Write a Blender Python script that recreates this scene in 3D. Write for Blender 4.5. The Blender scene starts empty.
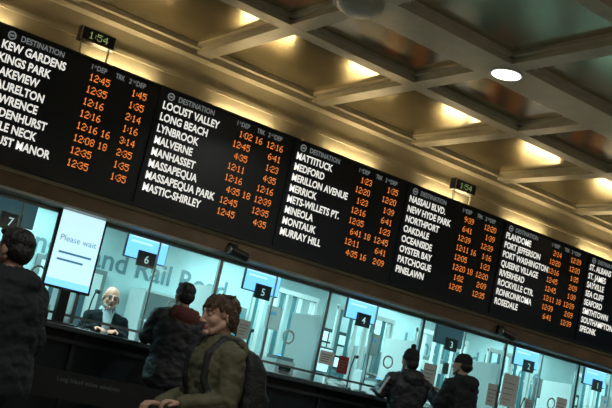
import bpy, math, random
from mathutils import Vector, Matrix, noise
from mathutils.bvhtree import BVHTree
random.seed(7)
CZ=1.05
scene=bpy.context.scene
COL=scene.collection
# ---------------------------------------------------------------- materials
MATS={}
def mat(name,col,rough=0.5,metal=0.0,em=None,es=0.0,bump=0.0,bscale=40,var=0.0,vscale=6,coat=0):
    if name in MATS: return MATS[name]
    m=bpy.data.materials.new(name); m.use_nodes=True
    nt=m.node_tree; b=nt.nodes['Principled BSDF']
    b.inputs['Base Color'].default_value=(*col,1); b.inputs['Roughness'].default_value=rough
    b.inputs['Metallic'].default_value=metal
    if coat: b.inputs['Coat Weight'].default_value=coat
    if em: 
        b.inputs['Emission Color'].default_value=(*em,1); b.inputs['Emission Strength'].default_value=es
    if var or bump:
        tc=nt.nodes.new('ShaderNodeTexCoord')
    if var:
        n=nt.nodes.new('ShaderNodeTexNoise'); n.inputs['Scale'].default_value=vscale; n.inputs['Detail'].default_value=5
        r=nt.nodes.new('ShaderNodeValToRGB')
        r.color_ramp.elements[0].position=.3; r.color_ramp.elements[1].position=.7
        r.color_ramp.elements[0].color=(*[max(0,c*(1-var)) for c in col],1)
        r.color_ramp.elements[1].color=(*[min(1,c*(1+var)) for c in col],1)
        nt.links.new(tc.outputs['Object'],n.inputs['Vector']); nt.links.new(n.outputs['Fac'],r.inputs['Fac'])
        nt.links.new(r.outputs['Color'],b.inputs['Base Color'])
    if bump:
        n=nt.nodes.new('ShaderNodeTexNoise'); n.inputs['Scale'].default_value=bscale; n.inputs['Detail'].default_value=4
        bp=nt.nodes.new('ShaderNodeBump'); bp.inputs['Strength'].default_value=bump; bp.inputs['Distance'].default_value=0.02
        nt.links.new(tc.outputs['Object'],n.inputs['Vector']); nt.links.new(n.outputs['Fac'],bp.inputs['Height'])
        nt.links.new(bp.outputs['Normal'],b.inputs['Normal'])
    MATS[name]=m; return m
def glassmat():
    m=bpy.data.materials.new('partition_glass'); m.use_nodes=True
    nt=m.node_tree; nt.nodes.clear()
    o=nt.nodes.new('ShaderNodeOutputMaterial'); t=nt.nodes.new('ShaderNodeBsdfTransparent'); g=nt.nodes.new('ShaderNodeBsdfGlossy')
    t.inputs['Color'].default_value=(.82,.94,.95,1); g.inputs['Roughness'].default_value=.03
    mx=nt.nodes.new('ShaderNodeMixShader'); fr=nt.nodes.new('ShaderNodeFresnel'); fr.inputs['IOR'].default_value=1.45
    nt.links.new(fr.outputs[0],mx.inputs[0]); nt.links.new(t.outputs[0],mx.inputs[1]); nt.links.new(g.outputs[0],mx.inputs[2])
    nt.links.new(mx.outputs[0],o.inputs[0]); return m
M_glass=glassmat()
M_board=mat('board_black',(.011,.018,.028),.32,bump=.02)
M_bframe=mat('board_frame',(.03,.036,.042),.4,.3)
M_white=mat('sign_white',(.8,.8,.78),.5,em=(1,.98,.90),es=.80)
M_head=mat('header_grey',(.3,.32,.33),.5,em=(.6,.66,.66),es=.26)
M_amber=mat('led_amber',(.5,.15,.04),.5,em=(1,.27,.05),es=1.1)
M_green=mat('led_green',(.3,.5,.1),.5,em=(.75,1,.35),es=.5)
M_bronze=mat('bronze_fascia',(.22,.145,.085),.45,.2,bump=.05,var=.25,vscale=3)
M_gold=mat('brass_ceiling_panel',(.46,.385,.225),.17,.75,bump=.03,bscale=3,var=.15,vscale=2)
M_beam=mat('ceiling_beam_paint',(.54,.48,.345),.42,.1,var=.08)
M_cream=mat('cream_wall',(.48,.42,.29),.6,var=.10,vscale=2,bump=.02)
M_dark=mat('dark_laminate',(.006,.013,.018),.35,var=.3)
M_steel=mat('brushed_steel',(.42,.47,.48),.3,.9)
M_ledge=mat('counter_stone',(.06,.085,.095),.3,var=.3,vscale=30)
M_owall=mat('office_wall',(.44,.56,.56),.6,var=.20,vscale=1.3)
M_oceil=mat('office_ceiling',(.55,.64,.63),.7,var=.05)
M_floor=mat('terrazzo_floor',(.18,.18,.17),.3,var=.4,vscale=60)
M_cwall=mat('concourse_wall',(.07,.07,.065),.6,var=.2)
M_blk=mat('black_plastic',(.012,.014,.016),.4,bump=.03)
M_wpl=mat('white_plastic',(.66,.70,.68),.45,bump=.02)
M_grey=mat('grey_plastic',(.18,.21,.21),.45,bump=.02)
M_teal=mat('teal_panel',(.08,.22,.24),.4,var=.1)
M_paper=mat('paper',(.80,.83,.80),.7,bump=.05)
M_scrB=mat('screen_blue',(.1,.3,.5),.2,em=(.17,.50,.95),es=1.7)
M_scrL=mat('screen_band',(.3,.5,.6),.2,em=(.60,.88,1),es=1.2)
M_scrW=mat('screen_white',(.5,.7,.7),.2,em=(.60,.92,1),es=1.0)
M_scrD=mat('screen_dim',(.02,.05,.06),.2,em=(.1,.25,.3),es=.25)
M_num=mat('number_white',(.8,.85,.85),.5,em=(.8,1,1),es=.4)
M_ptxt=mat('poster_text',(.1,.3,.5),.5,em=(.1,.4,.65),es=.4)
M_wordm=mat('wall_letters',(.12,.22,.25),.4)
M_rednote=mat('red_notice',(.35,.05,.04),.6)
M_tube=mat('tube_glow',(1,.8,.5),.5,em=(1,.80,.46),es=42)
M_disc=mat('lamp_glow',(1,.95,.85),.5,em=(1,.93,.78),es=7)
M_opal=mat('opal_dome',(.55,.52,.42),.35)
# ---------------------------------------------------------------- mesh accumulator
def basis(w):
    w=w.normalized(); a=Vector((0,0,1)) if abs(w.z)<.9 else Vector((1,0,0))
    u=w.cross(a).normalized(); return u,w.cross(u).normalized(),w
class Acc:
    def __init__(s): s.V=[];s.F=[];s.T=[];s.mats=[]
    def mi(s,m):
        if m not in s.mats: s.mats.append(m)
        return s.mats.index(m)
    def add(s,vs,fs,m):
        k=len(s.V); i=s.mi(m); s.V+= [tuple(v) for v in vs]
        for f in fs: s.F.append(tuple(k+a for a in f)); s.T.append(i)
    def bx(s,x0,x1,y0,y1,z0,z1,m,R=None):
        vs=[Vector((x,y,z)) for z in (z0,z1) for y in (y0,y1) for x in (x0,x1)]
        if R: vs=[R@v for v in vs]
        s.add(vs,[(0,2,3,1),(4,5,7,6),(0,1,5,4),(2,6,7,3),(0,4,6,2),(1,3,7,5)],m)
    def cyl(s,p1,p2,r,m,n=16,r2=None):
        p1=Vector(p1);p2=Vector(p2); u,v,w=basis(p2-p1); r2=r if r2 is None else r2
        vs=[];
        for p,rr in ((p1,r),(p2,r2)):
            for i in range(n):
                a=2*math.pi*i/n; vs.append(p+(u*math.cos(a)+v*math.sin(a))*rr)
        fs=[(i,(i+1)%n,n+(i+1)%n,n+i) for i in range(n)]+[tuple(range(n-1,-1,-1)),tuple(range(n,2*n))]
        s.add(vs,fs,m)
    def rings(s,rg,m):
        n=len(rg[0]); vs=[v for r in rg for v in r]; fs=[]
        for j in range(len(rg)-1):
            for i in range(n):
                a=j*n+i;b=j*n+(i+1)%n; fs.append((a,b,b+n,a+n))
        fs.append(tuple(range(n-1,-1,-1))); k=(len(rg)-1)*n; fs.append(tuple(k+i for i in range(n)))
        s.add(vs,fs,m)
    def cap(s,p1,r1,p2,r2,m,n=16):
        p1=Vector(p1);p2=Vector(p2)
        if (p2-p1).length<1e-6: p2=p1+Vector((0,0,1e-4))
        u,v,w=basis(p2-p1); rg=[]
        prof=[]
        for i in range(1,6):
            a=-math.pi/2+ (math.pi/2)*i/5.5; prof.append((p1+w*r1*math.sin(a),r1*math.cos(a)))
        for i in range(3):
            t=i/2; prof.append((p1.lerp(p2,t),r1+(r2-r1)*t))
        for i in range(1,6):
            a=(math.pi/2)*(i-.4)/5; prof.append((p2+w*r2*math.sin(a),r2*math.cos(a)))
        for c,r in prof:
            rg.append([c+(u*math.cos(2*math.pi*i/n)+v*math.sin(2*math.pi*i/n))*max(r,1e-4) for i in range(n)])
        s.rings(rg,m)
    def sph(s,c,r,m,n=28,R=None):
        c=Vector(c); rg=[]
        if not hasattr(r,'__len__'): r=(r,r,r)
        k=n//2
        for j in range(k+1):
            a=-math.pi/2+math.pi*(j+.15)/(k+.3); row=[]
            for i in range(n):
                b=2*math.pi*i/n
                p=Vector((r[0]*math.cos(a)*math.cos(b),r[1]*math.cos(a)*math.sin(b),r[2]*math.sin(a)))
                if R: p=R@p
                row.append(c+p)
            rg.append(row)
        s.rings(rg,m)
    def loft(s,sec,m,n=36,e=2.3):
        rg=[]
        for q in range(len(sec)-1):
            a=sec[q];b=sec[q+1]; st=max(2,int(abs(b[0]-a[0])/.03))
            for t in range(st+(1 if q==len(sec)-2 else 0)):
                f=t/st; v=[a[i]+(b[i]-a[i])*f for i in range(5)]
                row=[]
                for i in range(n):
                    an=2*math.pi*i/n; c=math.cos(an);sn=math.sin(an)
                    x=abs(c)**(2/e)*(1 if c>=0 else -1); y=abs(sn)**(2/e)*(1 if sn>=0 else -1)
                    row.append((v[3]+v[1]*x,v[4]+v[2]*y,v[0]))
                rg.append(row)
        s.rings(rg,m)
    def txt(s,body,x,y,z,size,m,sx=1.0,align='LEFT',off=0.0):
        c=bpy.data.curves.new('t','FONT'); c.body=body; c.size=size; c.align_x=align; c.offset=off; c.resolution_u=3
        ob=bpy.data.objects.new('t',c); COL.objects.link(ob)
        dg=bpy.context.evaluated_depsgraph_get()
        me=bpy.data.meshes.new_from_object(ob.evaluated_get(dg))
        s.add([(x+v.co.x*sx,y,z+v.co.y) for v in me.vertices],[tuple(p.vertices) for p in me.polygons],m)
        bpy.data.objects.remove(ob); bpy.data.meshes.remove(me)
    def mesh(s,name,smooth=False):
        me=bpy.data.meshes.new(name); me.from_pydata(s.V,[],s.F)
        for m in s.mats: me.materials.append(m)
        me.polygons.foreach_set('material_index',s.T)
        if smooth: me.polygons.foreach_set('use_smooth',[True]*len(me.polygons))
        me.update(); return me
    def obj(s,name,loc=(0,0,0),parent=None,bevel=0,smooth=False,local=False):
        loc=Vector(loc)
        if not local: s.V=[tuple(Vector(v)-loc) for v in s.V]
        me=s.mesh(name,smooth); ob=bpy.data.objects.new(name,me); COL.objects.link(ob); ob.location=loc
        if parent: 
            ob.parent=parent
            ob.location=loc-(parent.location if not local else Vector())
        if bevel:
            b=ob.modifiers.new('bevel','BEVEL'); b.width=bevel; b.segments=2; b.limit_method='ANGLE'
        return ob
    def remesh(s,name,vox,sm=3,parent=None,loc=(0,0,0),rot=(0,0,0),disp=None):
        me=s.mesh(name+'_raw'); ob=bpy.data.objects.new(name,me); COL.objects.link(ob)
        r=ob.modifiers.new('r','REMESH'); r.mode='VOXEL'; r.voxel_size=vox
        if sm:
            q=ob.modifiers.new('s','SMOOTH'); q.factor=.5; q.iterations=sm
        dg=bpy.context.evaluated_depsgraph_get()
        m2=bpy.data.meshes.new_from_object(ob.evaluated_get(dg))
        bv=BVHTree.FromPolygons([Vector(v) for v in s.V],s.F)
        m2.materials.clear()
        for m in s.mats: m2.materials.append(m)
        for p in m2.polygons:
            p.material_index=s.T[bv.find_nearest(p.center)[2]]; p.use_smooth=True
        if disp:
            no=[v.normal.copy() for v in m2.vertices]
            for v,nn in zip(m2.vertices,no):
                t=s.mats[s.T[bv.find_nearest(v.co)[2]]]
                if t in disp:
                    amp,fx,fz=disp[t]
                    q=Vector((v.co.x*fx,v.co.y*fx,v.co.z*fz))
                    v.co+=nn*amp*(noise.noise(q)+.5*noise.noise(q*2.1))
        m2.update(); ob.modifiers.clear(); ob.data=m2; m2.name=name
        bpy.data.meshes.remove(me)
        ob.location=loc; ob.rotation_euler=rot
        if parent: ob.parent=parent
        return ob
def empty(name,loc=(0,0,0),rz=0,sc=1):
    e=bpy.data.objects.new(name,None); COL.objects.link(e); e.location=loc; e.rotation_euler=(0,0,rz); e.scale=(sc,sc,sc); e.empty_display_size=.2; return e
def inst(me,name,loc,rz=0):
    o=bpy.data.objects.new(name,me); COL.objects.link(o); o.location=loc; o.rotation_euler=(0,0,rz); return o

# ---------------------------------------------------------------- departure board
BX0,BX1=-2.62,15.9; PITCH=1.683; X0=4.12
BZ0,BZ1=CZ+1.41,CZ+2.652
board=empty('departure_board',((BX0+BX1)/2,9.15,BZ0))
a=Acc(); a.bx(BX0,BX1,9.0,9.3,BZ0,BZ1,M_board); a.obj('cabinet',(5,9.15,BZ0),board)
a=Acc()
a.bx(BX0,BX1,8.975,9.0,BZ1-.02,BZ1,M_bframe); a.bx(BX0,BX1,8.975,9.0,BZ0,BZ0+.03,M_bframe)
for k in range(-4,8):
    x=X0-.045+PITCH*k; 
    if x>BX0: a.bx(x-.008,x+.008,8.985,9.0,BZ0+.03,BZ1-.02,M_bframe)
a.obj('frame',(5,8.99,BZ0),board)
D57={'0':"01110 10001 10001 10001 10001 10001 01110",'1':"00100 01100 00100 00100 00100 00100 01110",
'2':"01110 10001 00001 00110 01000 10000 11111",'3':"01110 10001 00001 00110 00001 10001 01110",
'4':"00010 00110 01010 10010 11111 00010 00010",'5':"11111 10000 11110 00001 00001 10001 01110",
'6':"00110 01000 10000 11110 10001 10001 01110",'7':"11111 00001 00010 00100 01000 01000 01000",
'8':"01110 10001 10001 01110 10001 10001 01110",'9':"01110 10001 10001 01111 00001 00010 01100",
':':"0 0 1 0 1 0 0",' ':"000 000 000 000 000 000 000"}
def dots(acc,s,x,y,z,h,m,pw=.0088,center=False,fill=.86):
    ph=h/7; tot=sum((len(D57[c].split()[0])+1)*pw for c in s)-pw
    if center: x-=tot/2
    for c in s:
        rows=D57[c].split()
        for r,row in enumerate(rows):
            for q,b in enumerate(row):
                if b=='1':
                    cx=x+q*pw; cz=z+h-(r+1)*ph; e=pw*fill; g=ph*fill
                    acc.add([(cx,y,cz),(cx+e,y,cz),(cx+e,y,cz+g),(cx,y,cz+g)],[(0,1,2,3)],m)
        x+=(len(rows[0])+1)*pw
NAMES={-3:["ALBERTSON","AMAGANSETT","AMITYVILLE","ATLANTIC TERM.","AUBURNDALE","BABYLON","BALDWIN","BAY SHORE"],
-2:["FLORAL PARK","FREEPORT","GARDEN CITY","GREAT NECK","HAMPTON BAYS","HEMPSTEAD","HICKSVILLE","JAMAICA"],
-1:["KEW GARDENS","KINGS PARK","LAKEVIEW","LAURELTON","LAWRENCE","LINDENHURST","LITTLE NECK","LOCUST MANOR"],
0:["LOCUST VALLEY","LONG BEACH","LYNBROOK","MALVERNE","MANHASSET","MASSAPEQUA","MASSAPEQUA PARK","MASTIC-SHIRLEY"],
1:["MATTITUCK","MEDFORD","MERILLON AVENUE","MERRICK","METS-WILLETS PT.","MINEOLA","MONTAUK","MURRAY HILL"],
2:["NASSAU BLVD.","NEW HYDE PARK","NORTHPORT","OAKDALE","OCEANSIDE","OYSTER BAY","PATCHOGUE","PINELAWN"],
3:["PLANDOME","PORT JEFFERSON","PORT WASHINGTON","QUEENS VILLAGE","RIVERHEAD","ROCKVILLE CTR.","RONKONKOMA","ROSEDALE"],
4:["ST. ALBANS","ST. JAMES","SAYVILLE","SEA CLIFF","SEAFORD","SMITHTOWN","SOUTHAMPTON","SPEONK"],
5:["STEWART MANOR","STONY BROOK","SYOSSET","VALLEY STREAM","WANTAGH","WESTBURY","WOODMERE","WYANDANCH"]}
T1=["12:45","12:35","12:16","12:16","12:16","12:08","12:35","12:35"]
T2=["1:45","1:35","2:14","1:16","3:14","2:35","1:35","1:35"]
alltimes=["12:14","12:11","1:02","12:35","12:39","12:16","12:05","1:23","4:35","12:45","2:14","6:41","12:20","1:35","9:39"]
al=Acc(); am=Acc(); ah=Acc()
YF=8.992
for k,ns in NAMES.items():
    x0=X0+PITCH*k
    for i,n in enumerate(ns):
        z=CZ+2.475-i*.1215-.040
        al.txt(n,x0+.005,YF,z,.110,M_white,sx=.82,off=.0028)
        t1=T1[i] if k==-1 else random.choice(alltimes); t2=T2[i] if k==-1 else random.choice(alltimes[2:]+["1:35","1:39","2:09","1:16"])
        PW=.0086
        def tw(s): return sum((len(D57[c].split()[0])+1)*PW for c in s)
        dots(am,t1,x0+1.105-tw(t1),YF,z+.002,.071,M_amber,PW)
        dots(am,t2,x0+1.51-tw(t2),YF,z+.002,.071,M_amber,PW)
        if i==5 or (k+i*3)%11==0: dots(am,"18" if i==5 else "16",x0+1.135,YF,z+.002,.071,M_amber,PW)
    zh=CZ+2.550
    ah.txt("DESTINATION",x0+.16,YF,zh,.078,M_head,sx=.86,off=.001)
    ah.txt("1  DEP",x0+.87,YF,zh,.070,M_head,sx=.85,off=.0008); ah.txt("st",x0+.905,YF,zh+.022,.045,M_head,sx=.8)
    ah.txt("TRK",x0+1.135,YF,zh,.070,M_head,sx=.75,off=.0008)
    ah.txt("2   DEP",x0+1.28,YF,zh,.070,M_head,sx=.85,off=.0008); ah.txt("nd",x0+1.32,YF,zh+.022,.045,M_head,sx=.8)
    c=(x0+.075,YF,zh+.024); n=24
    vs=[(c[0]+r*math.cos(2*math.pi*i/n),YF,c[2]+r*math.sin(2*math.pi*i/n)) for r in (.040,.028) for i in range(n)]
    ah.add(vs,[(i,(i+1)%n,n+(i+1)%n,n+i) for i in range(n)],M_head)
    ah.bx(c[0]-.02,c[0]+.02,YF-.001,YF,c[2]-.008,c[2]+.008,M_head)
al.obj('destination_lettering',(5,YF,BZ0),board); am.obj('led_times',(5,YF,BZ0),board); ah.obj('header_lettering',(5,YF,BZ0),board)

# ---------------------------------------------------------------- shell
RX0,RX1,RY0=-5,20,-5
WY=9.35; CP=CZ+3.26; CB=CP-.085
a=Acc(); a.bx(RX0,RX1,RY0,12.5,-.1,0,M_floor); a.obj('floor')
a=Acc(); a.bx(RX0,RX1,RY0,WY+.3,CP,CP+.12,M_gold)
gx=[4.54+1.53*i for i in range(-6,11)]
ybeams=[(7.55,.17),(6.40,.46),(4.75,.17),(3.2,.46),(1.6,.17),(0.0,.46),(-1.6,.17),(-3.2,.46)]
for x in gx:
    a.bx(x-.085,x+.085,RY0,WY,CB,CP,M_beam); a.bx(x-.14,x+.14,RY0,WY,CP-.035,CP-.0005,M_beam)
for y,w in ybeams:
    a.bx(RX0,RX1,y-w/2,y+w/2,CB-.002,CP,M_beam); a.bx(RX0,RX1,y-w/2-.05,y+w/2+.05,CP-.035,CP-.001,M_beam)
a.bx(RX0,RX1,9.20,WY,CB-.03,CP,M_beam); a.bx(RX0,RX1,9.12,WY,CP-.05,CP-.001,M_beam)
a.obj('ceiling',(5,2,CB))
a=Acc(); a.bx(RX0,RX1,WY,WY+.15,BZ0+.0,CP,M_cream); a.bx(RX0,RX1,WY-.02,WY,CZ+2.90,CZ+2.94,M_beam); a.obj('wall_front',(5,WY,BZ0))
a=Acc(); a.bx(RX0,RX1,RY0-.1,RY0,0,CP,M_cwall); a.obj('wall_back')
a=Acc(); a.bx(RX0-.1,RX0,RY0,12.5,0,CP,M_cwall); a.obj('wall_left')
a=Acc(); a.bx(RX1,RX1+.1,RY0,12.5,0,CP,M_cwall); a.obj('wall_right')
a=Acc(); a.bx(RX0,RX1,12.2,12.3,0,2.8,M_owall); a.bx(RX0,RX1,12.185,12.2,1.40,1.44,M_teal); a.bx(RX0,RX1,12.18,12.2,0,.12,M_grey)
a.txt("Long Island Rail Road",3.95,12.193,CZ+1.00,.38,M_wordm,off=.006); a.txt("Long Island Rail Road",10.6,12.193,CZ+1.00,.38,M_wordm,off=.006); a.obj('wall_office',(5,12.2,0))
a=Acc(); a.bx(RX0,RX1,9.5,12.2,2.8,2.9,M_oceil); a.obj('ceiling_office')
FZ0=CZ+1.21
a=Acc(); a.bx(RX0,RX1,9.05,WY+.15,FZ0,BZ0,M_bronze); a.bx(RX0,RX1,9.03,9.06,FZ0,FZ0+.025,M_steel); a.bx(RX0,RX1,9.035,9.05,BZ0-.035,BZ0,M_beam)
a.obj('trim_1',(5,9.2,FZ0))
# ---------------------------------------------------------------- counter and glass
CT=CZ+.14; E0,E1=RX0+.02,RX1-.02
cnt=empty('ticket_counter',(5,9.1,0))
a=Acc(); a.bx(E0,E1,8.98,9.275,CT-.05,CT,M_ledge); a.obj('ledge',(5,9.1,CT),cnt,bevel=.01)
a=Acc(); a.bx(E0,E1,9.1,9.275,0,CT-.05,M_dark)
for i in range(-5,11):
    x=3.875+1.49*i; a.bx(x-.02,x+.02,9.07,9.1,.12,CT-.05,M_bframe)
a.bx(E0,E1,9.06,9.1,0,.12,M_steel); a.bx(E0,E1,9.05,9.1,CT-.16,CT-.12,M_bframe)
a.obj('front_panel',(5,9.1,0),cnt)
a=Acc(); a.bx(E0,E1,9.33,9.98,CT-.05,CT,M_ledge); a.bx(E0,E1,9.36,9.9,0,CT-.05,M_dark)
a.obj('office_desk',(5,9.6,0))
gp=empty('glass_partition',(5,9.3,0))
a=Acc(); a.add([(E0,9.3,CT+.10),(E1,9.3,CT+.10),(E1,9.3,FZ0),(E0,9.3,FZ0)],[(0,1,2,3)],M_glass); a.obj('glass_pane',(5,9.3,CT),gp)
a=Acc(); a.bx(E0,E1,9.28,9.32,0,CT,M_dark)
for i in range(-5,11):
    x=3.875+1.49*i
    a.bx(x-.02,x+.02,9.28,9.32,CT,FZ0,M_steel)
    a.bx(x+.735,x+.75,9.29,9.31,CT+.10,FZ0,M_steel)
    cx=x+1.05; n=20; cz=CT+.42
    for j in range(n):
        t0=2*math.pi*j/n;t1=2*math.pi*(j+1)/n
        a.cap((cx+.07*math.cos(t0),9.29,cz+.07*math.sin(t0)),.010,(cx+.07*math.cos(t1),9.29,cz+.07*math.sin(t1)),.010,M_wpl,n=6)
a.bx(E0,E1,9.285,9.315,CT+.085,CT+.11,M_steel); a.bx(E0,E1,9.285,9.315,FZ0-.04,FZ0,M_steel)
a.obj('glazing_frame',(5,9.3,CT),gp)
a=Acc()
for k,(x,z,w,h,m) in enumerate(((5.55,.20,.21,.28,M_paper),(5.82,.28,.15,.20,M_wpl),(7.0,.22,.21,.15,M_paper),(7.25,.16,.15,.20,M_rednote),(8.6,.25,.21,.28,M_paper),(8.85,.45,.10,.14,M_teal),(9.75,.20,.21,.28,M_paper),(10.05,.24,.30,.42,M_paper),(10.45,.20,.15,.20,M_wpl),(11.1,.25,.21,.28,M_paper),(3.05,.3,.21,.28,M_paper),(1.6,.25,.21,.28,M_paper))):
    a.bx(x-w/2,x+w/2,9.293,9.297,CT+z,CT+z+h,m)
    for q in range(4): a.bx(x-w*.38,x+w*(.1+.07*q),9.2925,9.293,CT+z+h*(.2+.17*q),CT+z+h*(.2+.17*q)+.008,M_grey)
a.obj('taped_notices',(7,9.295,CT),gp)
for i in range(-5,11):
    x=3.875+1.49*i; a=Acc(); a.bx(x-.008,x+.008,9.34,9.93,CT+.002,CT+.75,M_wpl); a.bx(x-.03,x+.03,9.36,9.90,CT,CT+.012,M_steel); a.obj('privacy_screen',(x,9.6,CT))
MX=[4.62+1.49*i for i in range(-2,8)]
nums=['8','7','6','5','4','3','2','1','10','11']
for i,x in enumerate(MX):
    z=CZ+1.12; e=empty('hanging_monitor',(x,9.6,z)); a=Acc()
    a.bx(x-.245,x+.245,9.58,9.62,z-.15,z+.15,M_blk); a.bx(x-.03,x+.03,9.62,9.66,z-.05,2.8,M_blk)
    a.obj('housing',(x,9.6,z),e,bevel=.006)
    a=Acc(); dim=(i in (1,5)); a.bx(x-.235,x+.235,9.575,9.5805,z-.14,z+.14,M_scrD if dim else M_scrB)
    if not dim:
        a.bx(x-.22,x+.22,9.572,9.576,z+.07,z+.125,M_scrL); a.bx(x-.20,x+.05,9.572,9.576,z+.02,z+.04,M_scrL)
    a.obj('screen',(x,9.57,z),e)
    a=Acc(); a.bx(x-.12,x+.09,9.50,9.52,z-.215,z-.055,M_blk); a.bx(x-.02,x+.02,9.52,9.58,z-.12,z-.06,M_blk); a.txt(nums[i],x-.015,9.498,z-.175,.115,M_num,align='CENTER',off=.001); a.obj('window_number_sign',(x,9.5,z),e)
e=empty('portrait_display_screen',(3.715,9.2,CT))
a=Acc(); x=3.715; a.bx(x-.25,x+.25,9.22,9.27,CZ+.46,CZ+1.25,M_blk); a.bx(x-.05,x+.05,9.20,9.27,CT,CZ+.47,M_blk); a.bx(x-.16,x+.16,9.1,9.27,CT,CT+.02,M_blk); a.obj('housing',(x,9.2,CZ+.5),e,bevel=.006)
a=Acc(); a.bx(x-.225,x+.225,9.215,9.222,CZ+.485,CZ+1.225,M_scrW); a.txt("Please wait",x,9.212,CZ+.92,.085,M_ptxt,align='CENTER'); a.bx(x-.17,x+.17,9.212,9.215,CZ+.80,CZ+.82,M_ptxt);a.bx(x-.17,x+.10,9.212,9.215,CZ+.73,CZ+.75,M_ptxt);a.bx(x-.225,x+.225,9.212,9.215,CZ+.485,CZ+.55,M_scrB)
a.obj('screen',(x,9.2,CZ+.5),e)
def cab(x,w,h,name='filing_cabinet'):
    a=Acc(); a.bx(-w/2,w/2,-.25,.2,0,h,M_wpl)
    n=int(h/.35)
    for i in range(n):
        z=.03+i*(h-.04)/n; a.bx(-w/2+.02,w/2-.02,-.265,-.25,z,z+(h-.04)/n-.02,M_grey if w<.8 else M_wpl); a.bx(-.06,.06,-.285,-.265,z+.16,z+.18,M_steel)
    return a.obj(name,(x,11.93,0),local=True)
for x,w,h in ((3.2,.9,1.5),(6.05,.6,1.9),(8.15,.9,1.45),(9.9,.6,1.9),(12.4,.9,1.6),(15.4,.9,1.9)): cab(x,w,h)
for i,x in enumerate((4.9,7.1,11.2,13.6)):
    a=Acc(); a.bx(x-.48,x+.48,12.12,12.17,0,2.02,M_grey); a.bx(x-.42,x+.42,12.10,12.12,0,1.96,M_teal if i%2 else M_wpl); a.bx(x-.25,x+.25,12.09,12.10,1.2,1.8,M_scrD); a.cyl((x+.33,12.10,1.0),(x+.33,12.04,1.0),.015,M_steel); a.cyl((x+.35,12.04,1.0),(x+.22,12.04,1.0),.012,M_steel)
    a.obj('door_%d'%(i+1),(x,12.13,0))
for i,x in enumerate((2.2,9.1,14.55)):
    a=Acc(); a.bx(x-.4,x+.4,12.15,12.18,1.5,2.05,M_bframe)
    for r in range(3):
        for q in range(4):
            a.bx(x-.37+q*.19,x-.21+q*.19,12.14,12.15,1.52+r*.17,1.66+r*.17,random.choice([M_paper,M_paper,M_scrL,M_wpl]))
    a.obj('notice_board',(x,12.16,1.6))
for x in (7.5,8.9,10.4,11.9,14.0):
    a=Acc()
    for q in (-.5,0,.5): a.bx(x+q-.02,x+q+.02,11.08,11.12,0,2.3,M_wpl)
    a.bx(x-.52,x+.52,11.07,11.13,2.26,2.32,M_wpl); a.bx(x-.5,x+.5,11.08,11.12,1.25,1.30,M_wpl); a.bx(x-.5,x+.5,11.09,11.11,0,1.25,M_teal)
    for q in range(10):
        if (q+int(x))%3: a.bx(x-.48+q*.098,x-.42+q*.098,11.095,11.105,1.3,2.26,M_paper if q%2 else M_teal)
    a.obj('office_screen_divider',(x,11.1,0))
# desk equipment
a=Acc(); a.bx(-.13,.13,-.14,.14,0,.16,M_wpl); a.bx(-.11,.11,-.12,.10,.16,.20,M_grey); a.bx(-.08,.08,-.145,-.139,.05,.09,M_blk); a.bx(-.06,.06,-.18,-.14,.055,.058,M_paper); a.bx(-.09,-.05,-.10,-.06,.20,.212,M_scrB)
me_pr=a.mesh('ticket_printer')
a=Acc(); a.cyl((0,0,0),(0,0,.02),.06,M_blk); pts=[(0,0,.02),(0,0,.2),(0,-.01,.30),(0,-.03,.37),(0,-.05,.40)]
for p,q in zip(pts,pts[1:]): a.cap(p,.008,q,.008,M_blk,n=8)
a.cap((0,-.05,.40),.020,(0,-.08,.395),.022,M_blk,n=12)
me_mic=a.mesh('gooseneck_microphone',True)
a=Acc(); R=Matrix.Rotation(math.radians(-8),4,'X')
a.bx(-.13,.13,-.08,.08,0,.015,M_blk); a.bx(-.025,.025,-.02,.02,.015,.22,M_blk); a.bx(-.23,.23,-.045,-.01,.13,.44,M_grey,R); a.bx(-.19,.19,-.052,-.045,.17,.40,M_grey,R); a.bx(-.21,.21,-.012,-.006,.15,.42,M_scrW,R)
me_mon=a.mesh('computer_monitor')
a=Acc()
for i in range(9):
    Rz=Matrix.Rotation(random.uniform(-.2,.2),4,'Z'); a.bx(-.085,.085,-.11,.11,i*.006,i*.006+.005,M_paper,Rz)
me_pap=a.mesh('paper_stack')
a=Acc(); a.bx(-.12,.12,-.08,.08,0,.02,M_wpl); 
for zz in (.08,.16,.24): a.bx(-.12,.12,-.08,.08,zz,zz+.008,M_grey); a.bx(-.10,.10,-.07,.07,zz+.008,zz+.035,M_paper)
for sx in (-1,1): a.bx(sx*.12-.004,sx*.12+.004,-.08,.08,0,.26,M_wpl)
me_tray=a.mesh('document_tray')
a=Acc(); a.cyl((0,0,0),(0,0,.025),.08,M_steel,20); a.cyl((0,0,.025),(0,0,.52),.014,M_steel,10); a.cap((0,0,.52),.012,(.0,-.04,.55),.012,M_steel,8); a.bx(-.10,.10,-.07,-.045,.46,.72,M_wpl); a.bx(-.085,.085,-.074,-.07,.48,.70,M_paper); a.bx(-.06,.02,-.076,-.074,.62,.66,M_ptxt)
me_arm=a.mesh('notice_holder_stand')
a=Acc(); a.bx(-.09,.09,-.08,.08,0,.05,M_blk); a.cap((-.08,.0,.075),.02,(.08,0,.075),.02,M_blk,10); 
for i in range(3):
    for j in range(3): a.bx(-.04+i*.03,-.02+i*.03,-.07+j*.025,-.052+j*.025,.05,.056,M_wpl)
me_ph=a.mesh('desk_telephone')
a=Acc()
a.cyl((0,0,0),(0,0,.03),.30,M_blk,24); a.cyl((0,0,.03),(0,0,.55),.03,M_steel,12); a.bx(-.24,.24,-.24,.24,.55,.64,M_blk); a.bx(-.22,.22,.19,.26,.72,1.38,M_blk); a.bx(-.03,.03,.22,.27,.55,.8,M_blk)
me_ch=a.mesh('office_chair')
r=random.uniform
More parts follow.
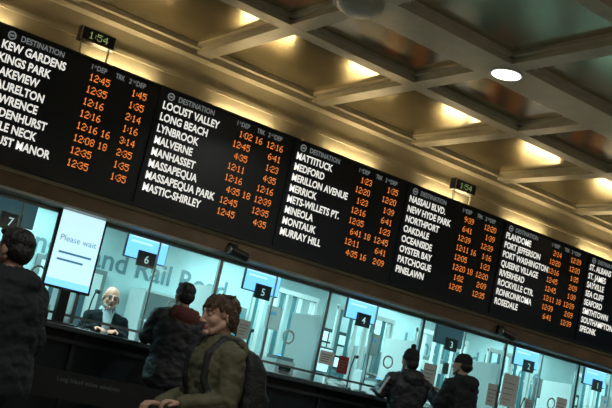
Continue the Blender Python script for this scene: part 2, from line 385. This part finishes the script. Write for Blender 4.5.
for i,x in enumerate(MX):
    if i!=2:
        inst(me_mon,'computer_monitor',(x-.40,9.80,CT),math.radians(180+r(-14,14)))
        inst(me_ch,'office_chair',(x+.1,10.45,0),r(-.6,.6))
    inst(me_pr,'ticket_printer',(x+.42,9.54,CT),0)
    inst(me_mic,'gooseneck_microphone',(x-.10 if i!=2 else x-.52,9.46,CT),r(-.3,.3))
    if i!=2: inst(me_pap,'paper_stack',(x+.04,9.80,CT),r(-.2,.2))
    inst(me_tray,'document_tray',(x+.46,9.85,CT),0) if i%2==0 else inst(me_ph,'desk_telephone',(x+.50,9.85,CT),0)
    if i in (3,4,5,6,7): inst(me_arm,'notice_holder_stand',(x+.16,9.52,CT),r(-.2,.2))
for x in (5.3,9.4):
    a=Acc(); z=FZ0+.06
    a.bx(x-.05,x+.05,9.0,9.045,z-.03,z+.07,M_blk); a.cap((x,9.02,z),.02,(x,8.93,z-.02),.02,M_blk,10)
    a.cyl((x-.09,8.90,z-.02),(x+.12,8.90,z-.05),.05,M_blk,16); a.cyl((x-.12,8.90,z-.016),(x-.09,8.90,z-.02),.04,M_steel,16)
    a.obj('security_camera',(x,8.95,z),bevel=.004)
for x in (3.32,8.37):
    a=Acc(); z=CZ+2.80
    a.bx(x-.18,x+.18,9.02,9.12,z,z+.14,M_blk); a.bx(x-.15,x-.14,9.05,9.08,BZ1,z,M_beam); a.bx(x+.14,x+.15,9.05,9.08,BZ1,z,M_beam)
    a.bx(x-.18,x+.18,9.015,9.02,z+.13,z+.14,M_beam); a.bx(x-.18,x+.18,9.015,9.02,z,z+.01,M_beam); a.bx(x-.18,x-.17,9.015,9.02,z,z+.14,M_beam); a.bx(x+.17,x+.18,9.015,9.02,z,z+.14,M_beam)
    dots(a,"1:54",x,9.017,z+.035,.07,M_green,pw=.0108,center=True,fill=.7)
    a.obj('digital_clock',(x,9.07,z))
# ---------------------------------------------------------------- lamps
a=Acc()
for x in gx:
    c=x+.72
    if BX0+.5<c<BX1-.5:
        a.bx(c-.42,c+.42,9.225,9.325,BZ1,BZ1+.012,M_wpl)
        a.cyl((c-.36,9.275,BZ1+.027),(c+.36,9.275,BZ1+.027),.014,M_tube,10)
        for s in (-.37,.37): a.bx(c+s-.010,c+s+.010,9.26,9.29,BZ1+.012,BZ1+.04,M_wpl)
a.obj('fluorescent_strip_light',(5,9.2,BZ1))
def area(name,loc,sx,sy,energy,col,parent=None,shape='RECTANGLE',spread=180,up=False):
    l=bpy.data.lights.new(name,'AREA'); l.shape=shape; l.size=sx
    if shape in('RECTANGLE','ELLIPSE'): l.size_y=sy
    l.energy=energy; l.color=col; l.spread=math.radians(spread)
    o=bpy.data.objects.new(name,l); COL.objects.link(o); o.location=loc
    if up: o.rotation_euler=(math.pi,0,0)
    if parent: o.parent=parent; o.location=Vector(loc)-parent.location
    return o
def down(x,y,E,lit=True):
    e=empty('recessed_downlight',(x,y,CB))
    a=Acc(); a.cyl((x,y,CB-.012),(x,y,CB-.003),.155,M_wpl,32); a.cyl((x,y,CB-.016),(x,y,CB-.012),.13,M_disc if lit else M_opal,32); a.obj('disc',(x,y,CB),e)
    if lit: area('lamp',(x,y,CB-.03),.26,.26,E,(.92,.97,.90),e,'DISK',150)
down(6.15,6.38,30)
down(9.2,3.2,30); down(1.5,3.2,34); down(12.3,6.38,30); down(-1.6,6.38,18); down(3.1,0,34)  # unseen downlights, added as foreground fill and for floor bounce
a=Acc(); a.cyl((4.44,6.46,CB-.03),(4.44,6.46,CB-.002),.21,M_opal,36); a.sph((4.44,6.46,CB-.03),(.18,.18,.075),M_opal,32); a.obj('ceiling_dome_light',(4.44,6.46,CB))
def upl(x,y,sx,sy,E):  # unseen upward lamps, added behind the camera to brighten the ceiling
    e=empty('added_uplighter',(x,y,3.2)); a=Acc(); a.bx(x-sx/2-.03,x+sx/2+.03,y-sy/2-.03,y+sy/2+.03,3.12,3.2,M_steel); a.obj('housing',(x,y,3.15),e,bevel=.01)
    area('lamp',(x,y,3.21),sx,sy,E,(1,.90,.70),e,up=True)
for x in (-1,3.5,8,12.5,17): upl(x,-4.85,2.6,.16,95)
for y in (10.2,11.5):
    for x in (1.2,4.2,7.2,10.2,13.2,16.2):
        e=empty('office_ceiling_light',(x,y,2.8)); a=Acc(); a.bx(x-.65,x+.65,y-.17,y+.17,2.76,2.8,M_wpl); a.obj('housing',(x,y,2.78),e)
        area('lamp',(x,y,2.755),1.2,.28,42 if y<11 else 34,(.58,.98,1),e)
# ---------------------------------------------------------------- people
M_skin=mat('skin',(.50,.30,.21),.5,bump=.05,bscale=60)
M_skin2=mat('skin_pale',(.62,.36,.27),.5,bump=.05,bscale=60)
M_skin3=mat('skin_ruddy',(.78,.34,.23),.5,bump=.05,bscale=60)
M_lip=mat('lips',(.42,.17,.14),.4)
M_eye=mat('eye',(.02,.015,.012),.2); M_eyew=mat('eye_white',(.5,.48,.45),.3)
M_hb=mat('hair_brown',(.075,.042,.022),.5,bump=.6,bscale=60,var=.5,vscale=40)
M_hk=mat('hair_black',(.012,.010,.010),.5,bump=.6,bscale=50)
M_hg=mat('hair_grey',(.45,.46,.45),.6,bump=.6,bscale=60)
M_olive=mat('olive_jacket',(.120,.112,.064),.75,bump=.3,bscale=25,var=.15)
M_navy=mat('black_jacket',(.010,.012,.016),.6,bump=.3,bscale=25)
M_vest=mat('dark_waistcoat',(.004,.005,.007),1.0,bump=.1)
M_coat=mat('dark_coat',(.006,.009,.013),.8,bump=.3,bscale=30)
M_red=mat('maroon_hood',(.13,.030,.024),.8,bump=.3,bscale=40)
M_jean=mat('dark_jeans',(.015,.018,.026),.8,bump=.2,bscale=60)
M_shoe=mat('shoe',(.02,.02,.02),.5)
M_pack=mat('backpack_nylon',(.012,.014,.016),.6,bump=.3,bscale=60)
M_stripe=mat('white_stripe',(.6,.6,.6),.7)
M_shirt=mat('white_shirt',(.55,.62,.64),.8,bump=.2)
M_knit=mat('black_knit',(.014,.014,.016),.9,bump=.8,bscale=90)
def hand(acc,W,d,n,side,curl,m):
    W=Vector(W); d=Vector(d).normalized(); n=Vector(n); n=(n-d*n.dot(d)).normalized(); l=d.cross(n)*side
    acc.cap(W-d*.03,.024,W+d*.01,.024,m,12)
    offs=[.030,.010,-.010,-.028]; Ls=[.072,.080,.075,.058]
    for o,L in zip(offs,Ls):
        p0=W+d*.015+l*o*.6; p1=W+d*.085+l*o
        acc.cap(p0,.016,p1,.0115,m,10)
        dd=d.copy(); nn=n.copy(); p=p1; fr=[.45,.32,.23]
        for j in range(3):
            ang=curl*(.7,1,.8)[j]
            d2=dd*math.cos(ang)+nn*math.sin(ang); nn=nn*math.cos(ang)-dd*math.sin(ang); dd=d2
            q=p+dd*L*fr[j]; acc.cap(p,.0098-.001*j,q,.0088-.001*j,m,8); p=q
    t0=W+d*.03+l*.026; t1=t0+(d*.6+l*.7+n*.25).normalized()*.042; t2=t1+(d*.9+l*.15+n*.35).normalized()*.032
    acc.cap(W+d*.015+l*.012,.016,t0,.014,m,10); acc.cap(t0,.013,t1,.011,m,8); acc.cap(t1,.0108,t2,.0092,m,8)
def head(e,loc,rot,skin,hair,style):
    a=Acc()
    a.sph((0,.012,.035),(.076,.096,.084),skin); a.sph((0,-.030,-.02),(.060,.066,.082),skin); a.sph((0,-.035,-.048),(.050,.054,.062),skin)
    a.cap((-.020,-.052,-.080),.024,(.020,-.052,-.080),.024,skin); a.sph((0,-.078,-.092),(.022,.018,.018),skin)
    for s in (-1,1):
        a.cap((s*.046,.0,-.042),.028,(s*.024,-.052,-.080),.024,skin)
        a.sph((s*.034,-.056,-.022),(.028,.032,.032),skin)
        a.cap((s*.010,-.090,.026),.008,(s*.048,-.073,.026),.008,skin,8)
        a.sph((s*.031,-.0835,.006),(.0115,.007,.0055),M_eyew,12); a.sph((s*.031,-.0900,.006),(.0058,.003,.0052),M_eye,10)
        a.cap((s*.018,-.088,.0125),.0045,(s*.044,-.082,.0115),.0045,skin,8)
        a.cap((s*.014,-.099,.031),.0045,(s*.048,-.083,.033),.0040,hair,6)
        a.sph((s*.078,.012,-.005),(.009,.020,.032),skin,14,Matrix.Rotation(s*.3,3,'Z'))
        a.sph((s*.009,-.102,-.032),(.009,.011,.008),skin,10)
    a.cap((0,-.090,.020),.009,(0,-.116,-.026),.011,skin,10)
    a.cap((-.016,-.0925,-.056),.0052,(.016,-.0925,-.056),.0052,M_lip,8); a.cap((-.013,-.0915,-.066),.0055,(.013,-.0915,-.066),.0055,M_lip,8)
    a.cap((0,.02,-.05),.054,(0,.045,-.19),.060,skin)
    D={hair:(.006,40,10)}
    if style=='short':
        a.sph((0,.022,.050),(.084,.100,.080),hair); a.sph((0,.055,.0),(.078,.068,.075),hair); a.sph((0,-.05,.095),(.062,.045,.030),hair)
        for s in (-1,1): a.sph((s*.068,.01,.03),(.018,.045,.04),hair)
    if style=='shaggy':
        a.sph((0,.034,.048),(.087,.096,.080),hair); a.sph((0,.066,-.010),(.078,.056,.075),hair)
        for s in (-1,1):
            a.cap((s*.074,.012,.050),.020,(s*.081,.020,-.015),.012,hair); a.cap((s*.074,.050,.02),.024,(s*.066,.058,-.070),.014,hair)
            a.cap((s*.050,-.040,.085),.020,(s*.072,-.034,.035),.010,hair)
            for j in range(6):
                a.cap((s*.079,.008+j*.013,.0),.012,(s*.077,.012+j*.013,-.035-j*.010-random.uniform(0,.012)),.005,hair,8)
        for i in range(8):
            x=-.05+i*.014; a.cap((x*.8,-.035,.098),.020,(x*1.05+.006,-.084,.058+random.uniform(-.012,.008)),.007,hair,8)
        for i in range(14):
            t=random.uniform(0,6.28); q=random.uniform(.02,.06)
            a.cap((q*math.cos(t),.03+q*math.sin(t),.11),.018,(1.35*q*math.cos(t+.4),.03+1.5*q*math.sin(t+.4),.118),.008,hair,8)
        D={hair:(.009,52,12)}
    if style=='bald':
        for s in (-1,1): a.sph((s*.068,.035,.0),(.016,.045,.035),hair)
        a.sph((0,.075,-.01),(.06,.035,.035),hair)
        for s in (-1,1): a.cap((s*.048,-.045,-.07),.016,(0,-.076,-.094),.018,hair)
        a.cap((-.018,-.098,-.046),.005,(.018,-.098,-.046),.005,hair)
    if style=='beanie':
        a.loft([(.0,.086,.104,0,.012),(.035,.090,.107,0,.012),(.05,.084,.102,0,.014),(.09,.078,.094,0,.016),(.125,.056,.066,0,.018),(.142,.022,.026,0,.02)],M_knit,28,2)
        a.sph((0,.02,.160),.030,M_knit,16); a.sph((0,.06,-.03),(.072,.06,.07),hair); D={M_knit:(.003,60,60),hair:(.006,30,12)}
    if style=='cap':
        a.loft([(.02,.086,.104,0,.012),(.06,.084,.100,0,.014),(.10,.070,.085,0,.016),(.13,.035,.045,0,.018)],M_knit,28,2)
        a.sph((0,.06,-.01),(.075,.06,.06),hair); D={hair:(.006,30,12)}
    o=a.remesh('head',.0034,3,e,loc,rot,D)
    if style=='bald':
        g=Acc()
        for s in (-1,1):
            n=16
            for j in range(n):
                t0=2*math.pi*j/n;t1=2*math.pi*(j+1)/n
                g.cap((s*.033+.022*math.cos(t0),-.104,.006+.015*math.sin(t0)),.0024,(s*.033+.022*math.cos(t1),-.104,.006+.015*math.sin(t1)),.0024,M_blk,6)
            g.cap((s*.055,-.102,.008),.0024,(s*.082,.01,.012),.0024,M_blk,6)
        g.cap((-.011,-.104,.008),.0024,(.011,-.104,.008),.0024,M_blk,6)
        go=g.obj('glasses',(0,0,0),local=True); go.parent=e; go.location=loc; go.rotation_euler=rot; go.scale=(1.1,1.1,1.1)
    return o
def person(name,x,y,face,h,jm,tm,skin,hair,style,arms,lean=0.0,bulk=1.0,hrot=(0,0,0),hood=None,collar=None,pack=False,stripes=False,stride=.0,open_front=None,drop=0,sleeve=None,hs=1.0):
    s=h/1.75; th=math.atan2(face[0],-face[1]); e=empty(name,(x,y,0),th,s)
    L=lambda z: -lean*(z-.9) if z>.9 else 0
    dz=Vector((0,0,-drop)); a=Acc(); b=bulk
    sec=[(.80,.185*b,.135*b),(.84,.195*b,.142*b),(.95,.19*b,.14*b),(1.06,.175*b,.125*b),(1.2,.19*b,.135*b),(1.32,.205*b,.138*b),(1.40,.185*b,.12*b),(1.45,.13,.095),(1.50,.082,.082)]
    a.loft([(z-drop,rx,ry,0,L(z)+.008) for z,rx,ry in sec],jm)
    cm=collar or jm; sl=sleeve or jm
    for i in range(14):
        t=2*math.pi*i/14; a.cap(Vector((.082*math.cos(t),.085*math.sin(t)+L(1.47)+.012,1.455))+dz,.026,Vector((.080*math.cos(t),.083*math.sin(t)+L(1.52)+.012,1.515-.025*(math.sin(t)<-.6)))+dz,.018,cm,8)
    if hood: 
        a.sph((0,.115+L(1.44),1.44-drop),(.135,.075,.085),hood); a.cap((-.10,.08+L(1.46),1.48-drop),.04,(.10,.08+L(1.46),1.48-drop),.04,hood)
    for sd in ('L','R'):
        q=1 if sd=='L' else -1
        el,wr=[Vector(v)+dz for v in arms[sd][:2]]
        sh=Vector((q*.182*min(b,1.12),L(1.39)+.005,1.385))+dz; 
        a.cap(Vector((q*.10,L(1.4)+.005,1.40))+dz,.080*b,sh,.073*b,jm); a.cap(sh,.073*b,el,.058*b,sl); a.cap(el,.058*b,wr,.044*b,sl)
        d=(wr-el).normalized(); a.cap(wr-d*.02,.047*b,wr+d*.005,.045*b,sl)
        if stripes:
            out=Vector((q,.25,0)).normalized()
            for k in (-1,0,1):
                o2=out*.066*b+Vector((0,k*.026,.01)); o3=out*.052*b+Vector((0,k*.022,0)); a.cap(sh+o2,.009,el+o3,.009,M_stripe,8)
        hx=Acc(); hand(hx,wr+d*.02,arms[sd][2] if len(arms[sd])>2 else d,arms[sd][3] if len(arms[sd])>3 else (-q,0,0),arms[sd][4] if len(arms[sd])>4 else (1 if sd=='L' else -1),arms[sd][5] if len(arms[sd])>5 else .45,skin)
        hx.remesh('hand_'+sd.lower(),.0036,2,e)
    for q in (-1,1):
        f=q*stride; hip=Vector((q*.092,0,.90-drop)); kn=Vector((q*.10,-f*.5-.02-drop*1.6,.48-drop*.3)); an=Vector((q*.105,-f,.10))
        a.cap(hip,.098,kn,.066,tm); a.cap(kn,.066,an,.050,tm)
        a.cap(an+Vector((0,.03,-.045)),.046,an+Vector((0,-.02,-.048)),.046,M_shoe,12); a.cap(an+Vector((0,-.02,-.055)),.044,an+Vector((q*.01,-.15,-.062)),.037,M_shoe,12)
    a.cap((-.09,0,.88-drop),.105,(.09,0,.88-drop),.105,tm)
    if open_front:
        a.loft([(1.15,.035,.03,0,L(1.15)-.118),(1.35,.045,.03,0,L(1.35)-.118),(1.46,.06,.03,0,L(1.46)-.07)],open_front,20)
    if pack:
        for q in (-1,1):
            pts=[(q*.11,L(1.35)+.12,1.36),(q*.115,L(1.43)+.06,1.49),(q*.115,L(1.43)-.03,1.49),(q*.115,L(1.38)-.13,1.38),(q*.125,L(1.2)-.15,1.22),(q*.16,L(1.08)-.08,1.08),(q*.16,L(1.05)+.10,1.03)]
            for p,r_ in zip(pts,pts[1:]): a.cap(Vector(p)+dz,.024,Vector(r_)+dz,.024,M_pack,8)
    a.remesh('body_clothing',.010,3,e,disp={jm:(.015,11,9),tm:(.006,9,9),sl:(.013,12,16)})
    ho=head(e,(0,L(1.6)-.025,1.625-drop),hrot,skin,hair,style)
    ho.scale=(hs,hs,hs)
    if pack:
        p=Acc(); oy=L(1.2)+.14
        p.loft([(.98,.13,.07,0,oy+.08),(1.0,.15,.095,0,oy+.09),(1.2,.155,.105,0,oy+.10),(1.36,.14,.09,0,oy+.08),(1.44,.10,.06,0,oy+.05),(1.46,.05,.03,0,oy+.04)],M_pack,32,3)
        p.loft([(1.02,.11,.04,0,oy+.185),(1.05,.12,.05,0,oy+.19),(1.18,.12,.05,0,oy+.19),(1.21,.11,.035,0,oy+.18)],M_pack,28,3)
        p.cap((-.03,oy+.03,1.46),.01,(.03,oy+.03,1.46),.01,M_pack,8)
        p.remesh('backpack',.010,2,e,loc=(0,0,-drop),disp={M_pack:(.006,14,14)})
    return e
down_arm={'L':((.24,.03,1.12),(.25,-.10,.90)),'R':((-.24,.03,1.12),(-.25,-.10,.90))}
def carms(z): return {'L':((.25,-.10,z-.03),(.16,-.36,z),(-.4,-.9,0),(0,0,-1),1,.3),'R':((-.25,-.10,z-.03),(-.16,-.36,z),(.4,-.9,0),(0,0,-1),-1,.3)}
person('man_at_counter',4.57,8.40,(.12,1),1.82,M_navy,M_jean,M_skin,M_hk,'short',carms(1.23),lean=.06,bulk=1.24,hood=M_red,collar=M_red)
arms={'L':((.24,-.06,1.12),(.14,-.28,1.06),(-.2,-.95,0),(0,0,-1),1,.75),'R':((-.24,-.06,1.12),(-.16,-.28,1.03),(.15,-.95,-.1),(0,0,-1),-1,.75)}
person('traveller_in_olive_parka',2.99,4.90,(-.98,.04),1.55,M_olive,M_jean,M_skin2,M_hb,'shaggy',arms,lean=.12,bulk=1.12,hood=M_olive,pack=True,hrot=(.14,0,.12),stride=.2,drop=.09,hs=1.12)
person('commuter_in_dark_coat',1.79,5.17,(-.45,.9),1.56,M_coat,M_jean,M_skin,M_hk,'short',down_arm,lean=.05,bulk=1.42,hood=M_coat,hs=1.08)
person('traveller_in_beanie',7.50,8.40,(.15,1),1.76,M_navy,M_jean,M_skin,M_hk,'beanie',carms(1.25),lean=.05,bulk=1.12,stripes=True,hood=M_navy)
armsE={'L':((.26,-.10,1.16),(.20,-.33,1.34),(.1,-.8,.4),(1,0,0),1,.5),'R':((-.25,-.10,1.14),(-.20,-.34,1.30),(.2,-.8,.3),(.3,0,-1),-1,.4)}
person('traveller_in_black_cap',8.28,8.36,(-.25,1),1.86,M_coat,M_jean,M_skin,M_hk,'cap',armsE,lean=.05,bulk=1.14,hood=M_coat)
armsG={'L':((.24,-.05,1.22),(.12,-.20,1.27),(-.5,-.8,0),(0,0,-1),1,.3),'R':((-.24,-.05,1.22),(-.12,-.20,1.27),(.5,-.8,0),(0,0,-1),-1,.3)}
person('ticket_clerk',4.70,10.34,(-.30,-1),1.72,M_vest,M_jean,M_skin3,M_hg,'bald',armsG,lean=.04,open_front=M_shirt,hrot=(.02,0,0),collar=M_shirt,sleeve=M_vest,hs=1.12)
qb=empty('queue_barrier',(3.6,7.55,0)); a=Acc()
for x in (2.55,4.65):
    a.cyl((x,7.55,0),(x,7.55,.03),.16,M_blk,28); a.cyl((x,7.55,.03),(x,7.55,.86),.03,M_blk,16); a.cyl((x,7.55,.84),(x,7.55,.90),.038,M_blk,16)
a.obj('posts',(3.6,7.55,0),qb); a=Acc(); a.bx(2.58,4.62,7.545,7.555,.60,.82,M_blk); a.txt("Long Island ticket windows",3.15,7.543,.74,.05,M_grey); a.obj('banner',(3.6,7.55,.7),qb)

# ---------------------------------------------------------------- world, camera
w=bpy.data.worlds.new('world'); scene.world=w; w.use_nodes=True
w.node_tree.nodes['Background'].inputs[0].default_value=(.25,.45,.5,1); w.node_tree.nodes['Background'].inputs[1].default_value=.05
cam=bpy.data.cameras.new('camera'); co=bpy.data.objects.new('camera',cam); COL.objects.link(co)
cam.sensor_width=36; cam.lens=1006/612*36; cam.clip_start=.05
yw,pt,rl=math.radians(34),math.radians(10.4),math.radians(12.3)
f=Vector((math.sin(yw)*math.cos(pt),math.cos(yw)*math.cos(pt),math.sin(pt)))
r0=Vector((math.cos(yw),-math.sin(yw),0)); u0=r0.cross(f)
r=r0*math.cos(rl)+u0*math.sin(rl); u=-r0*math.sin(rl)+u0*math.cos(rl)
M=Matrix(((r.x,u.x,-f.x,0),(r.y,u.y,-f.y,0),(r.z,u.z,-f.z,CZ),(0,0,0,1)))
co.matrix_world=M; scene.camera=co
scene.view_settings.view_transform='Standard'
